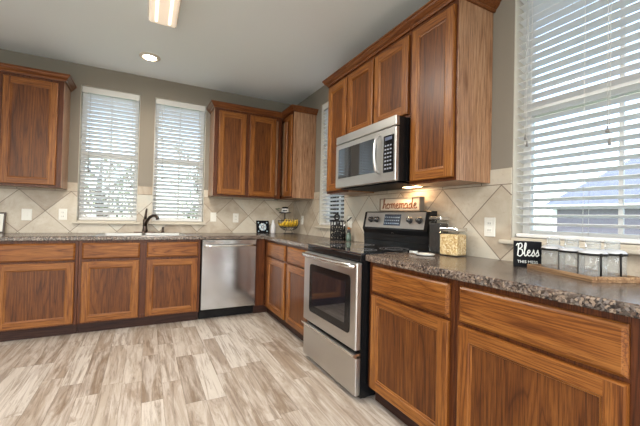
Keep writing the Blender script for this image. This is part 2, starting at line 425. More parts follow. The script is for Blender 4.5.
def blind(win, rz, tilt, label, group=None, cords=()):
    a, b, c, d = win
    t = thing('window_blind', label, 'blind', ((a+b)/2, 0, 0) if not rz else (0, -(a+b)/2, 0), rz, group)
    hw = (b-a)/2-.010; y = .045
    MB().box(-hw, y-.028, d-.052, hw, y+.028, d-.006, .003).build('headrail', vinyl_m, t)
    MB().box(-hw, y-.032-.004, d-.072, hw, y-.029, d-.006, .002).build('valance', vinyl_m, t)
    z = d-.095; m = MB(); p = .0445; wd = .050; zb = c+.045
    while z > zb+.012:
        M = Matrix.Translation((0, y, z)) @ Matrix.Rotation(math.radians(tilt), 4, 'X')
        # gently crowned slat
        q = []
        for k in range(7):
            yy = -wd/2+wd*k/6; q.append((0, yy, .0022*(1-(2*yy/wd)**2)+.0012))
        q2 = [(0, yy, zz-.0026) for (_, yy, zz) in q][::-1]
        pts = [M @ Vector(v) for v in q+q2]
        m.prism(pts, (-hw+.004, 0, 0), (1, 0, 0), 2*hw-.008)
        z -= p
    m.build('slats', slat_m, t)
    MB().box(-hw+.003, y-.026, c+.010, hw-.003, y+.026, c+.030, .004).build('bottom_rail', vinyl_m, t)
    l = MB()
    for fx in (-.78, -.02, .78) if (b-a) < .7 else (-.82, -.25, .30, .82):
        for yy in (y-.027, y+.027): l.tube([(fx*hw, yy, c+.03), (fx*hw, yy, d-.05)], .0010, 5)
    l.build('ladder_cords', vinyl_m, t)
    for (fx, zend) in cords:
        x = fx*hw
        cd = MB().tube([(x, y-.038, d-.06), (x, y-.040, (zend+d)/2), (x, y-.039, zend+.03)], .0014, 6).build('pull_cord', cordm, t)
        MB().lathe([(0, .032), (.003, .030), (.0045, .016), (.0075, .002), (.006, 0), (0, 0)], (x, y-.039, zend), 12).build('tassel', tasselm, cd)
    return t
cordm = flat('pale_cord', (.5, .5, .48), .7); tasselm = flat('grey_tassel', (.16, .15, .14), .5)
blind(W1, 0, -39, 'white slatted blind in the left window of the back wall, farthest from the corner cabinets', cords=((-.72, 1.62), (-.70, 1.58), (.78, 1.43)))
blind(W2, 0, -39, 'white slatted blind in the back wall window right of the faucet', cords=((-.70, 1.70), (-.68, 1.55), (.76, 1.44)))
blind(W3, RW, -22, 'narrow sliver of white blind between corner cabinet and microwave cabinets, behind the black iron holder')
blind(W4, RW, -15, 'wide white slatted blind on the big right window above the glass canisters', cords=((-.87, 1.60), (-.85, 1.56), (-.03, 1.56), (-.01, 1.50)))
# ------------------------------------------------------------------ cabinets
def door_geo(m, x0, z0, x1, z1, yb, t=.02, w=.057, depth=.009, panel_mi=2):
    """frame-and-panel door, front towards -y, back face at y=yb. mats: 0 upright grain,1 level grain,2 panel"""
    def ring(ins, dy): return [(x0+ins, yb-dy, z0+ins), (x1-ins, yb-dy, z0+ins), (x1-ins, yb-dy, z1-ins), (x0+ins, yb-dy, z1-ins)]
    def band(A, B, same=None):
        for i in range(4):
            j = (i+1) % 4
            m.poly([A[i], A[j], B[j], B[i]], 0 if i in (1, 3) else 1)
    r0 = ring(0, 0); r1 = ring(0, t-.006); r1b = ring(.0025, t-.0015); r2 = ring(.007, t)
    a = .007
    band(r0, r1); band(r1, r1b); band(r1b, r2)
    yf = yb-t
    m.poly([(x0+a, yf, z0+a), (x0+w, yf, z0+a), (x0+w, yf, z1-a), (x0+a, yf, z1-a)], 0)
    m.poly([(x1-w, yf, z0+a), (x1-a, yf, z0+a), (x1-a, yf, z1-a), (x1-w, yf, z1-a)], 0)
    m.poly([(x0+w, yf, z0+a), (x1-w, yf, z0+a), (x1-w, yf, z0+w), (x0+w, yf, z0+w)], 1)
    m.poly([(x0+w, yf, z1-w), (x1-w, yf, z1-w), (x1-w, yf, z1-a), (x0+w, yf, z1-a)], 1)
    A = ring(w, t); B = ring(w+.003, t-.0045); Cc = ring(w+.010, t-.006); D = ring(w+.012, t-depth-.001)
    band(A, B); band(B, Cc); band(Cc, D)
    m.poly(D, panel_mi); m.poly(r0[::-1], 0)
def door(parent, x0, z0, x1, z1, yb, name='door', label=None):
    m = MB(); cx, cz = (x0+x1)/2, (z0+z1)/2
    door_geo(m, x0-cx, z0-cz, x1-cx, z1-cz, 0)
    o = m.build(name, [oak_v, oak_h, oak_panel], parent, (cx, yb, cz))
    return o
def drawer(parent, x0, z0, x1, z1, yb):
    m = MB(); cx, cz = (x0+x1)/2, (z0+z1)/2; a, b, c, d = x0-cx, x1-cx, z0-cz, z1-cz; t = .02
    def ring(ins, dy): return [(a+ins, -dy, c+ins), (b-ins, -dy, c+ins), (b-ins, -dy, d-ins), (a+ins, -dy, d-ins)]
    R = [ring(0, 0), ring(0, t-.011), ring(.002, t-.009), ring(.011, t-.002), ring(.013, t)]
    for A, B in zip(R, R[1:]):
        for i in range(4): m.poly([A[i], A[(i+1) % 4], B[(i+1) % 4], B[i]])
    m.poly(R[-1]); m.poly(R[0][::-1])
    return m.build('drawer', oak_h, parent, (cx, yb, cz))
CROWN = [(0, 0), (-.012, 0), (-.016, .010), (-.016, .016), (-.028, .024), (-.040, .040), (-.044, .050), (-.052, .054), (-.052, .064), (0, .064)]
def crown_path(m, pts, z):
    """sweep the crown profile along an open polyline in plan; outward side is to the right of travel direction"""
    P = [Vector((x, y, 0)) for x, y in pts]; n = len(P); rows = []
    for i, p in enumerate(P):
        ds = []
        if i > 0: ds.append((P[i]-P[i-1]).normalized())
        if i < n-1: ds.append((P[i+1]-P[i]).normalized())
        ns = [Vector((d.y, -d.x, 0)) for d in ds]
        nn = ns[0] if len(ns) == 1 else (ns[0]+ns[1])/(1+ns[0].dot(ns[1]))
        rows.append([p+nn*(-q[0])+Vector((0, 0, z+q[1])) for q in CROWN])
    for A, B in zip(rows, rows[1:]):
        for k in range(len(CROWN)):
            l = (k+1) % len(CROWN); m.poly([A[k], A[l], B[l], B[k]])
    m.poly(rows[0]); m.poly(rows[-1][::-1])
def upper_unit(label, loc, rz, w, z0, z1, doors, side_l=False, side_r=False, crown=None, depth=.305, dz=(.020, .035), cat='wall cabinet'):
    t = thing('wall_cabinet', label, cat, loc, rz)
    b = MB()
    b.box(.0, -depth+.019, z0+.004, w, -.001, z1, mi=1)
    b.box(0, -depth, z0, .045, -depth+.019, z1, .001, mi=0); b.box(w-.045, -depth, z0, w, -depth+.019, z1, .001, mi=0)
    b.box(.045, -depth, z0, w-.045, -depth+.019, z0+.045, mi=0); b.box(.045, -depth, z1-.05, w-.045, -depth+.019, z1, mi=0)
    xs = [d for d in doors]
    for (p, q) in zip(xs, xs[1:]):
        mid = (p[1]+q[0])/2; b.box(mid-.03, -depth, z0+.045, mid+.03, -depth+.019, z1-.05, mi=0)
    b.build('carcass', [oak_frame, oak_side_sheen], t)
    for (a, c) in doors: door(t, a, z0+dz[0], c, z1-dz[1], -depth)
    if side_l: MB().box(-.003, -depth+.001, z0, 0, -.009, z1, .001).build('end_panel', oak_side_sheen, t)
    if side_r: MB().box(w, -depth+.001, z0, w+.003, -.009, z1, .001).build('end_panel', oak_side_sheen, t)
    if crown:
        m = MB(); crown_path(m, crown, z1-.006); m.build('crown_moulding', oak_crown, t)
    return t
ZB, ZU = 1.371, 2.425
dp = .305
# left of the windows (two doors, the left one out of the picture)
upper_unit('oak wall cabinet at far left, above the picture frame and left of both windows', (-3.55, 0, 0), 0, .937, ZB, ZU, [(.03, .452), (.485, .895)], side_r=True,
           crown=[(0, -dp), (.94, -dp), (.94, 0)])
# right of the windows
upper_unit('double-door oak wall cabinet on the back wall, right of the windows', (-1.170, 0, 0), 0, .845, ZB, ZU, [(.048, .378), (.424, .765)], side_l=True,
           crown=[(-.003, 0), (-.003, -dp), (.845+.002, -dp)])
# corner cabinet on the right wall
upper_unit('single-door oak corner cabinet on the right wall, beside the narrow window', (0, 0, 0), RW, .655, ZB, ZU, [(.415, .632)], side_r=True,
           crown=[(.30, -dp), (.658, -dp), (.658, 0)])
# above and around the microwave
yA, yB_, yC, yD = 1.53, 1.897, 2.682, 3.062
upper_unit('narrow tall oak wall cabinet just left of the microwave', (0, -yA, 0), RW, yB_-yA-.002, ZB, ZU, [(.025, yB_-yA-.014)], side_l=True,
           crown=[(-.003, 0), (-.003, -dp), (yB_-yA-.003, -dp)])
upper_unit('short two-door oak wall cabinet directly above the microwave', (0, -yB_, 0), RW, yC-yB_-.002, 1.832, ZU, [(.006, .372), (.394, .770)],
           crown=[(0, -dp), (yC-yB_-.003, -dp)])
upper_unit('tall oak wall cabinet right of the microwave, with exposed end panel near the big window', (0, -yC, 0), RW, yD-yC, ZB, ZU, [(.020, yD-yC-.016)], side_r=True,
           crown=[(0, -dp), (yD-yC+.003, -dp), (yD-yC+.003, 0)])

BD = .61
def base_unit(label, loc, rz, w, cols, dr=(.692, .850), dd=(.112, .676), cat='base cabinet', extra=None, top=.873):
    t = thing('base_cabinet', label, cat, loc, rz)
    b = MB(); b.box(0, -BD+.019, .10, w, -.001, top, mi=1)
    if top < .87: b.box(0, -BD+.019, top, .02, -.001, .873, mi=1); b.box(w-.02, -BD+.019, top, w, -.001, .873, mi=1)
    y0, y1 = -BD, -BD+.019
    b.box(0, y0, .10, .04, y1, .873, .001); b.box(w-.04, y0, .10, w, y1, .873, .001)
    b.box(.04, y0, .10, w-.04, y1, .135); b.box(.04, y0, .665, w-.04, y1, .705); b.box(.04, y0, .835, w-.04, y1, .873)
    for (p, q) in zip(cols, cols[1:]):
        mid = (p[1]+q[0])/2; b.box(mid-.035, y0-.0006, .136, mid+.035, y1, .834)
    if extra: b.box(extra[0], y0-.001, .10, extra[1], y1, .873)
    b.build('carcass', [oak_frame, oak_side_sheen], t)
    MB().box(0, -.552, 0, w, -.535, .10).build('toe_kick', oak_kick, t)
    for (a, c) in cols:
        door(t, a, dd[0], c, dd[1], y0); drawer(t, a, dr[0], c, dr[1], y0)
    return t
base_unit('oak base cabinet at the far left of the back run, under the picture frame', (-3.02, 0, 0), 0, .612, [(.045, .588)])
base_unit('oak base cabinet beyond the left edge of the back run', (-3.70, 0, 0), 0, .678, [(.03, .648)])
base_unit('double-door oak sink cabinet under the faucet, left of the dishwasher', (-2.405, 0, 0), 0, 1.072, [(.026, .498), (.560, 1.048)], dr=(.700, .850), top=.70)
# corner filler between dishwasher and the right run
t = thing('corner_filler', 'plain upright oak filler strip between the dishwasher and the inside corner', 'cabinet filler')
MB().box(-.718, -.612, .10, -.612, -.585, .873, .001).build('filler_board', oak_frame, t)
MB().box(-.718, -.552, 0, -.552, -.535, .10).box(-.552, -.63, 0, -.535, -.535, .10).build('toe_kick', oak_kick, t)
base_unit('two-door oak base cabinet between the inside corner and the range', (0, -.632, 0), RW, 1.255, [(.120, .640), (.712, 1.178+.008)], extra=(0, .09))
base_unit('single-door oak base cabinet immediately right of the range', (0, -2.683, 0), RW, .647, [(.037, .622)])
base_unit('wide single-door oak base cabinet at lower right, nearest the camera under the canisters', (0, -3.332, 0), RW, .655, [(.028, .615)])
base_unit('oak base cabinet beyond the right edge, past the wide nearest one', (0, -3.989, 0), RW, .62, [(.03, .59)])

# ------------------------------------------------------------------ countertops
CT, CB, CE = .915, .875, .645
def nosing(m, p0, ax, length, out):
    """rounded front edge: out = unit vector outward"""
    o = Vector(out); pr = []
    pts = [(0, 0), (.006, 0), (.010, -.003)]
    prof = [(0, CT), (.010, CT), (.0155, CT-.003), (.018, CT-.009), (.018, CB+.007), (.0155, CB+.002), (.012, CB), (0, CB)]
    m.prism([o*a+Vector((0, 0, z)) for a, z in prof], p0, ax, length)
t = thing('countertop', 'speckled brown laminate L-shaped countertop running from the far left through the corner to the range', 'countertop')
m = MB(); e = CE-.018; sx0, sx1, sy0, sy1 = -2.27, -1.49, -.585, -.105
m.box(-3.70, -e, CB, sx0, -.009, CT); m.box(sx1, -e, CB, -.009, -.009, CT)
m.box(sx0, -e, CB, sx1, sy0, CT); m.box(sx0, sy1, CB, sx1, -.009, CT)
m.box(-e, -1.889, CB, -.009, -e, CT)
nosing(m, (-3.70, -e, 0), (1, 0, 0), 3.70-e-.018, (0, -1, 0))
nosing(m, (-e, -1.889, 0), (0, 1, 0), 1.889-e-.018, (-1, 0, 0))
m.box(-e-.018, -e-.018, CB, -e, -e, CT)
m.build('laminate_top', counter_m, t)
t = thing('countertop', 'speckled brown laminate countertop right of the range, under the big window', 'countertop')
m = MB(); m.box(-e, -4.62, CB, -.009, -2.678, CT); nosing(m, (-e, -4.62, 0), (0, 1, 0), 4.62-2.678, (-1, 0, 0))
m.build('laminate_top', counter_m, t)

# ------------------------------------------------------------------ sink and faucet
t = thing('sink', 'stainless steel drop-in kitchen sink set in the counter under the windows', 'sink')
m = MB(); z = CT
m.box(sx0-.02, sy1, z, sx1+.02, sy1+.075, z+.002, .0006); m.box(sx0-.02, sy0-.012, z, sx1+.02, sy0+.02, z+.002, .0006)
m.box(sx0-.02, sy0+.02, z, sx0+.02, sy1, z+.002, .0006); m.box(sx1-.02, sy0+.02, z, sx1+.02, sy1, z+.002, .0006)
m.box(-1.895, sy0+.02, z-.02, -1.865, sy1, z+.004, .002)
m.build('rim', steel('satin_steel_rim', 'x', (.33, .32, .30), .42), t)
for (a, b) in ((sx0+.02, -1.895), (-1.865, sx1-.02)):
    m = MB(); w_ = .003; zb = .735
    m.box(a, sy0+.02, zb, b, sy1, zb+w_); m.box(a, sy0+.02, zb, a+w_, sy1, z); m.box(b-w_, sy0+.02, zb, b, sy1, z)
    m.box(a, sy0+.02, zb, b, sy0+.02+w_, z); m.box(a, sy1-w_, zb, b, sy1, z)
    m.lathe([(0, .002), (.035, .002), (.04, 0), (.045, .0)], ((a+b)/2, (sy0+sy1)/2, zb+w_), 20); m.build('basin', steel_h, t)
t = thing('faucet', 'dark bronze single-lever kitchen faucet standing between the two back windows', 'faucet', (-1.868, -.072, CT+.006))
m = MB(); m.box(-.11, -.028, 0, .11, .028, .010, .004); m.build('deck_plate', bronze_m, t)
m = MB(); m.lathe([(0, .008), (.030, .008), (.029, .03), (.024, .05), (.023, .10), (.026, .135), (.022, .155), (0, .158)], (0, 0, 0), 24); m.build('body', bronze_m, t)
sp = [(0, -.005, .075), (.015, -.03, .13), (.045, -.075, .178), (.075, -.12, .198), (.10, -.16, .196), (.118, -.19, .178), (.122, -.197, .155)]
m = MB().tube(sp, [.018, .018, .017, .016, .016, .018, .019], 14); m.build('spout', bronze_m, t)
MB().tube([(0, 0, .15), (.003, .005, .20), (.008, .012, .25), (.012, .018, .275)], [.016, .012, .011, .008], 12).build('lever', bronze_m, t)
t = thing('soap_dispenser', 'short dark soap dispenser stub right of the faucet', 'soap dispenser', (-1.683, -.070, CT+.006))
MB().lathe([(0, 0), (.022, 0), (.022, .006), (.014, .012), (.012, .05), (.014, .056), (.012, .062), (0, .064)]).build('base', bronze_m, t)
MB().tube([(0, 0, .058), (0, -.02, .066), (0, -.05, .064)], .006, 8).build('nozzle', bronze_m, t)

# ------------------------------------------------------------------ dishwasher
t = thing('dishwasher', 'stainless steel dishwasher between the sink cabinet and the corner', 'dishwasher', (-1.325, 0, 0))
W = .605
MB().box(.004, -.60, .10, W-.004, -.02, .872).build('tub', black_m, t)
MB().box(.002, -.55, .004, W-.002, -.53, .118).box(.002, -.60, .096, W-.002, -.53, .118).build('kick_plate', black_m, t)
dwp = MB().box(.006, -.640, .118, W-.006, -.601, .872, .006).build('door', steel_v, t)
m = MB(); hz = .808; m.tube([(.02, -.668, hz), (.1, -.672, hz), (.3, -.674, hz), (W-.1, -.672, hz), (W-.02, -.668, hz)], .0115, 12)
for x in (.045, W-.045): m.cyl((x, -.668, hz), (x, -.638, hz), .008, n=10)
m.build('handle', chrome, dwp)
MB().box(.05, -.6412, .846, .135, -.6395, .857).build('badge', flat('badge_grey', (.12, .12, .12), .4), dwp)

# ------------------------------------------------------------------ electric range
RWd = .778
t = thing('electric_range', 'stainless steel freestanding electric range with black glass cooktop', 'range', (0, -1.893, 0), RW)
b = MB(); b.box(.004, -.655, .022, RWd-.004, -.025, .905)
for x in (.05, RWd-.05):
    for y in (-.60, -.08): b.cyl((x, y, 0), (x, y, .03), .018, n=12)
b.build('body', black_m, t)
m = MB(); m.box(.0, -.672, .905, RWd, -.085, .922, .005, mi=0)
m.build('cooktop', [blackglass], t)
MB().box(.004, -.672, .868, RWd-.004, -.655, .905, .003).build('front_trim', black_m, t)
burn_m = flat('burner_marking', (.10, .10, .11), .3)
for (x, y, r) in ((.20, -.50, .105), (.57, -.50, .085), (.20, -.24, .080), (.57, -.24, .105)):
    br_ = MB().lathe([(r, 0), (r, .0006), (r-.003, .0006), (r-.003, 0)], (x, y, .9221), 40).build('burner_ring', burn_m, t)
    MB().lathe([(r*.6, 0), (r*.6, .0005), (r*.6-.002, .0005), (r*.6-.002, 0)], (x, y, .9221), 36).build('inner_ring', burn_m, br_)
# oven door with real window opening
def steel_ring(m, x0, z0, x1, z1, a, b, c, d, y0, y1, mi=0):
    m.box(x0, y0, z0, a, y1, z1, mi=mi); m.box(b, y0, z0, x1, y1, z1, mi=mi); m.box(a, y0, z0, b, y1, c, mi=mi); m.box(a, y0, d, b, y1, z1, mi=mi)
dm = MB(); dx0, dx1, dz0, dz1 = .006, RWd-.006, .318, .862
dm.box(dx0, -.700, dz0, dx1, -.657, dz1, .008)
od = dm.build('oven_door', steel_h, t)
def rrect(a, b, c, d, r, y, n=6):
    pts = []
    for (cx, cz, a0) in ((b-r, c+r, -90), (b-r, d-r, 0), (a+r, d-r, 90), (a+r, c+r, 180)):
        for k in range(n+1):
            an = math.radians(a0+90*k/n); pts.append((cx+r*math.cos(an), y, cz+r*math.sin(an)))
    return pts
wa, wb, wc, wd = .118, .705, .405, .775
MB().prism(rrect(wa, wb, wc, wd, .03, -.7005), (0, 0, 0), (0, -1, 0), .0035).build('window_surround', black_m, od)
MB().prism(rrect(wa+.055, wb-.055, wc+.055, wd-.05, .015, -.704), (0, 0, 0), (0, -1, 0), .0015).build('oven_window', blackglass, od)
m = MB(); hz = .842
m.tube([(dx0+.008, -.708, hz-.004), (.05, -.728, hz), (.15, -.738, hz+.001), (.39, -.744, hz+.001), (.63, -.738, hz+.001), (RWd-.05, -.728, hz), (dx1-.008, -.708, hz-.004)], [.015]+[.017]*5+[.015], 14)
m.box(.012, -.715, hz-.012, .04, -.695, hz+.008, .003); m.box(RWd-.04, -.715, hz-.012, RWd-.012, -.695, hz+.008, .003)
m.build('handle', chrome, od)
m = MB(); m.box(.006, -.694, .040, RWd-.006, -.657, .290, .006)
dr_ = m.build('storage_drawer', steel_h, t)
m = MB(); m.prism([(0, -.694, .270), (0, -.712, .284), (0, -.714, .296), (0, -.700, .300), (0, -.66, .300), (0, -.66, .270)], (.006, 0, 0), (1, 0, 0), RWd-.012)
m.build('drawer_lip', chrome, dr_)
# backguard
bg_ = MB()
bg_.prism([(0, -.105, .920), (0, -.110, 1.02), (0, -.125, 1.055), (0, -.098, 1.198), (0, -.082, 1.205), (0, -.030, 1.205), (0, -.030, .920)], (.0, 0, 0), (1, 0, 0), RWd)
bgo = bg_.build('backguard', black_m, t)
def onpanel(x, s, off=0):   # s: 0 bottom..1 top along the sloped face
    y = -.125+(.027)*s; z = 1.055+.143*s; n = Vector((0, -.143, -.027)).normalized(); n = Vector((0, -.9826, .1856))
    return Vector((x, y, z))+n*off
def slab(x0, x1, s0, s1, o0, o1):
    return [onpanel(x0, s0, o1), onpanel(x1, s0, o1), onpanel(x1, s1, o1), onpanel(x0, s1, o1)], [onpanel(x0, s0, o0), onpanel(x1, s0, o0), onpanel(x1, s1, o0), onpanel(x0, s1, o0)]
def addslab(m, *a, mi=0):
    f, b2 = slab(*a); m.poly(f, mi); m.poly(b2[::-1], mi)
    for i in range(4): m.poly([f[i], b2[i], b2[(i+1) % 4], f[(i+1) % 4]], mi)
m = MB(); addslab(m, .035, RWd-.035, .10, .97, -.002, .003); m.build('control_panel', steel_h, bgo)
disp_m = flat('display_glass', (.02, .03, .05), .12); seg_m = emit('display_digits', (.35, .6, .9), .8)
m = MB(); addslab(m, .292, .492, .24, .86, .003, .005); dp_o = m.build('display', disp_m, bgo)
m = MB()
for r in range(3):
    for c_ in range(8): addslab(m, .302+c_*.023, .302+c_*.023+.012, .32+.17*r, .32+.17*r+.06, .005, .0056)
m.build('keys', flat('key_marks', (.25, .32, .42), .4), bgo)
for x in (.115, .198, .598, .695):
    m = MB(); p0 = onpanel(x, .55, .003); p1 = onpanel(x, .55, .010); p2 = onpanel(x, .55, .030)
    m.cyl(p0, p1, .026, .025, 24); m.cyl(p1, p2, .021, .018, 24); q = onpanel(x, .55, .031)
    k = m.build('knob', flat('knob_black', (.02, .02, .022), .3), bgo)
    m = MB(); a1 = onpanel(x, .50, .0305); a2 = onpanel(x, .68, .0305); m.tube([a1, a2], .002, 6); m.build('pointer', chrome, k)
MB().box(.385, -.1145, 1.028, .410, -.1105, 1.040, .001).build('badge', chrome, bgo)
MB().box(.02, -.118, .965, RWd-.02, -.106, .975, .003).build('vent_ridge', black_m, bgo)

# ------------------------------------------------------------------ microwave
t = thing('microwave', 'stainless steel over-the-range microwave hung under the short cabinet', 'microwave', (0, -1.900, 0), RW)
MW = .778; z0, z1 = 1.392, 1.828
MB().box(.004, -.392, z0+.004, MW-.004, -.012, z1-.002, .003).build('case', black_m, t)
m = MB(); m.box(.0, -.425, 1.762, MW, -.393, z1, .005); m.build('vent_band', steel_h, t)
m = MB(); m.box(.0, -.425, z0, MW-.0, -.393, 1.757, .006); do = m.build('door', steel_h, t)
MB().prism(rrect(.050, .570, 1.470, 1.715, .012, -.4255), (0, 0, 0), (0, -1, 0), .002).build('door_window', blackglass, do)
m = MB().prism(rrect(.655, MW-.018, 1.455, 1.705, .006, -.4255), (0, 0, 0), (0, -1, 0), .003); cp = m.build('control_panel', black_m, t)
m = MB(); m.box(.672, -.4295, 1.672, .745, -.4283, 1.694)
m.build('display', emit('microwave_display', (.05, .06, .10), .3), cp)
m = MB()
for r in range(7):
    for c_ in range(3): m.box(.670+c_*.027, -.4295, 1.475+r*.026, .670+c_*.027+.017, -.4283, 1.475+r*.026+.010)
m.build('keypad', flat('keypad_marks', (.22, .23, .27), .5), cp)
m = MB(); m.tube([(.612, -.43, 1.455), (.610, -.458, 1.475), (.608, -.468, 1.53), (.607, -.472, 1.59), (.608, -.468, 1.65), (.610, -.458, 1.700), (.612, -.43, 1.722)], [.008, .010, .010, .010, .010, .010, .008], 12)
m.build('handle', steel_v2, do)
u = MB(); u.box(.03, -.385, 1.384, MW-.03, -.03, 1.392, .002); un = u.build('underside_grille', blackmat, t)
lm = MB().box(.52, -.13, 1.3825, .66, -.07, 1.3845).build('task_light', emit('warm_task_lamp', (1, .62, .30), 25), un)
hl = bpy.data.lights.new('hood_lamp', 'AREA'); hl.shape = 'RECTANGLE'; hl.size = .14; hl.size_y = .06; hl.energy = 2.2; hl.color = (1, .66, .38)
ho = bpy.data.objects.new('hood_lamp', hl); C.objects.link(ho); ho.location = (-.13, -2.44, 1.380)

# ------------------------------------------------------------------ ceiling lights
t = thing('ceiling_light', 'rectangular two-tube fluorescent light with warm glowing lens', 'ceiling light', (-1.785, -1.395, H))
m = MB(); m.box(-.112, -1.24, -.028, .112, .0, 0, .004); m.box(-.104, -.012, -.062, .104, .002-.004, -.02, .004); m.box(-.104, -1.238, -.062, .104, -1.226, -.02, .004)
m.build('housing', white_m, t)
m = MB(); pf = [(-.100, 0, -.028), (-.098, 0, -.052), (-.085, 0, -.066), (.085, 0, -.066), (.098, 0, -.052), (.100, 0, -.028)]
m.prism(pf, (0, -1.226, 0), (0, 1, 0), 1.214); m.build('lens', diffuser_m, t)
for x in (-.048, .048): MB().tube([(x, -1.20, -.0665), (x, -.05, -.0665)], .0095, 10).build('tube', tube_m, t)
ll = bpy.data.lights.new('fluorescent_glow', 'AREA'); ll.shape = 'RECTANGLE'; ll.size = .2; ll.size_y = 1.2; ll.energy = 58; ll.color = (1, .95, .87)
lo = bpy.data.objects.new('fluorescent_glow', ll); C.objects.link(lo); lo.location = (-1.785, -2.005, H-.085)
for (fx, fy, lab) in ((-3.6, -5.2, 'added fill light, an unseen round frosted ceiling fixture behind the camera, nearer the left wall'), (-1.3, -5.6, 'added fill light, an unseen round frosted ceiling fixture behind the camera, nearer the right wall')):
    tt = thing('ceiling_light', lab, 'ceiling light', (fx, fy, H))  # unseen ceiling fixtures added to fill the kitchen with light
    MB().lathe([(.20, 0), (.20, -.02), (.185, -.025), (.18, 0)], n=36).build('rim', white_m, tt)
    MB().lathe([(0, -.085), (.08, -.078), (.15, -.055), (.182, -.022)], n=36).build('frosted_fill_shade', diffuser_m, tt)
    pl_ = bpy.data.lights.new('frosted_fill', 'AREA'); pl_.shape = 'DISK'; pl_.size = .36; pl_.energy = 75; pl_.color = (1, .97, .93)
    po = bpy.data.objects.new('frosted_fill', pl_); C.objects.link(po); po.location = (fx, fy, H-.10)
t = thing('recessed_light', 'small round recessed ceiling light glowing above the sink', 'ceiling light', (-1.872, -.575, H))
MB().lathe([(.098, 0), (.098, -.006), (.085, -.012), (.068, -.014), (.062, -.010), (.058, 0)], n=36).build('trim_ring', flat('beige_trim', (.64, .57, .48), .5), t)
MB().lathe([(0, -.024), (.030, -.022), (.050, -.015), (.057, -.004), (.057, -.001)], n=30).build('bulb', bulb_m, t)
rl = bpy.data.lights.new('recessed_glow', 'SPOT'); rl.energy = 22; rl.color = (1, .85, .66); rl.spot_size = math.radians(140); rl.spot_blend = .8; rl.shadow_soft_size = .05
ro = bpy.data.objects.new('recessed_glow', rl); C.objects.link(ro); ro.location = (-1.872, -.575, H-.04)

# ------------------------------------------------------------------ outlets and switches
plate_m = flat('ivory_plastic', (.66, .64, .58), .35); slot_m = flat('outlet_slot', (.05, .05, .05), .6)
def outlet(label, x, z, rz, kind='outlet', w=.072):
    loc = (x, -.008, z) if not rz else (-.008, -x, z)
    t = thing('wall_outlet' if kind == 'outlet' else 'light_switch', label, kind if kind == 'outlet' else 'switch', loc, rz)
    MB().box(-w/2, -.006, -.058, w/2, 0, .058, .003).build('cover_plate', plate_m, t)
    if kind == 'outlet':
        for s in (-1, 1):
            r = MB().box(-.017, -.009, s*.021-.014, .017, -.006, s*.021+.014, .002).build('receptacle', plate_m, t)
            MB().box(-.008, -.0096, s*.021-.004, -.005, -.009, s*.021+.007).box(.005, -.0096, s*.021-.004, .008, -.009, s*.021+.007).build('slots', slot_m, r)
    else:
        for i in ((0,) if w < .1 else (-1, 1)):
            MB().box(i*.024-.011, -.010, -.024, i*.024+.011, -.006, .024, .002).build('rocker', plate_m, t)
outlet('ivory double wall switch on the tiles left of the left window, farther from the window', -2.935, 1.10, 0, 'switch', .082)
outlet('ivory wall outlet on the tiles just left of the left window', -2.640, 1.11, 0)
outlet('ivory wall switch on the tiles just right of the faucet window', -1.105, 1.115, 0, 'switch')
outlet('ivory wall outlet above the dishwasher, between the switch and the small square plaque', -.822, 1.11, 0)
outlet('ivory wall outlet on the right wall beside the fruit stand', .318, 1.10, RW)
outlet('ivory wall outlet on the right wall behind the small green bottle', 1.50, 1.10, RW)
outlet('ivory duplex outlet on the tiles left of the black block sign', 3.068, 1.105, RW)

# ------------------------------------------------------------------ writing helper
GL = { # simple joined script strokes, x-height 1
 'h': ([(0, 0), (.25, .9), (.5, 1.8), (.42, 2.15), (.28, 1.9), (.25, 1.0), (.24, 0), (.3, .6), (.5, 1), (.7, .8), (.68, .1), (.9, .05)], .95),
 'o': ([(.1, .6), (.35, 1), (.1, .9), (0, .45), (.2, 0), (.5, .1), (.6, .6), (.4, 1), (.55, .85), (.85, .9)], .85),
 'm': ([(0, .9), (.12, .95), (.12, 0), (.2, .7), (.38, 1), (.5, .8), (.48, 0), (.56, .7), (.75, 1), (.88, .8), (.86, .1), (1.05, .05)], 1.08),
 'e': ([(0, .4), (.35, .6), (.45, .85), (.28, 1), (.1, .7), (.12, .2), (.35, 0), (.65, .2)], .65),
 'a': ([(.55, .85), (.3, 1), (.05, .6), (.12, .05), (.4, .15), (.56, .95), (.56, .1), (.8, .1)], .82),
 'd': ([(.5, .85), (.25, .95), (.03, .5), (.15, .0), (.4, .15), (.62, 1.3), (.64, 2.1), (.58, 1), (.58, .1), (.82, .1)], .85),
 'B': ([(-.1, 1.7), (.2, 2.1), (.25, 1.1), (.15, 0), (.25, 1.2), (.35, 2.0), (.75, 2.1), (.8, 1.5), (.35, 1.15), (.85, 1.05), (.9, .3), (.5, -.1), (.1, .15)], 1.05),
 'l': ([(0, .3), (.3, 1.2), (.42, 2.0), (.3, 2.2), (.18, 1.6), (.2, .2), (.4, 0), (.6, .3)], .58),
 's': ([(0, .2), (.3, .75), (.38, 1.1), (.42, .8), (.52, .3), (.3, -.02), (.1, .12), (.35, .1), (.65, .3)], .62),
}
def smooth(pts, k=4):
    out = []; n = len(pts)
    for i in range(n-1):
        p0, p1, p2, p3 = (Vector(pts[max(i-1, 0)]), Vector(pts[i]), Vector(pts[i+1]), Vector(pts[min(i+2, n-1)]))
        for j in range(k):
            t_ = j/k; out.append(.5*((2*p1)+(p2-p0)*t_+(2*p0-5*p1+4*p2-p3)*t_*t_+(3*p1-p0-3*p2+p3)*t_**3))
    out.append(Vector(pts[-1])); return out
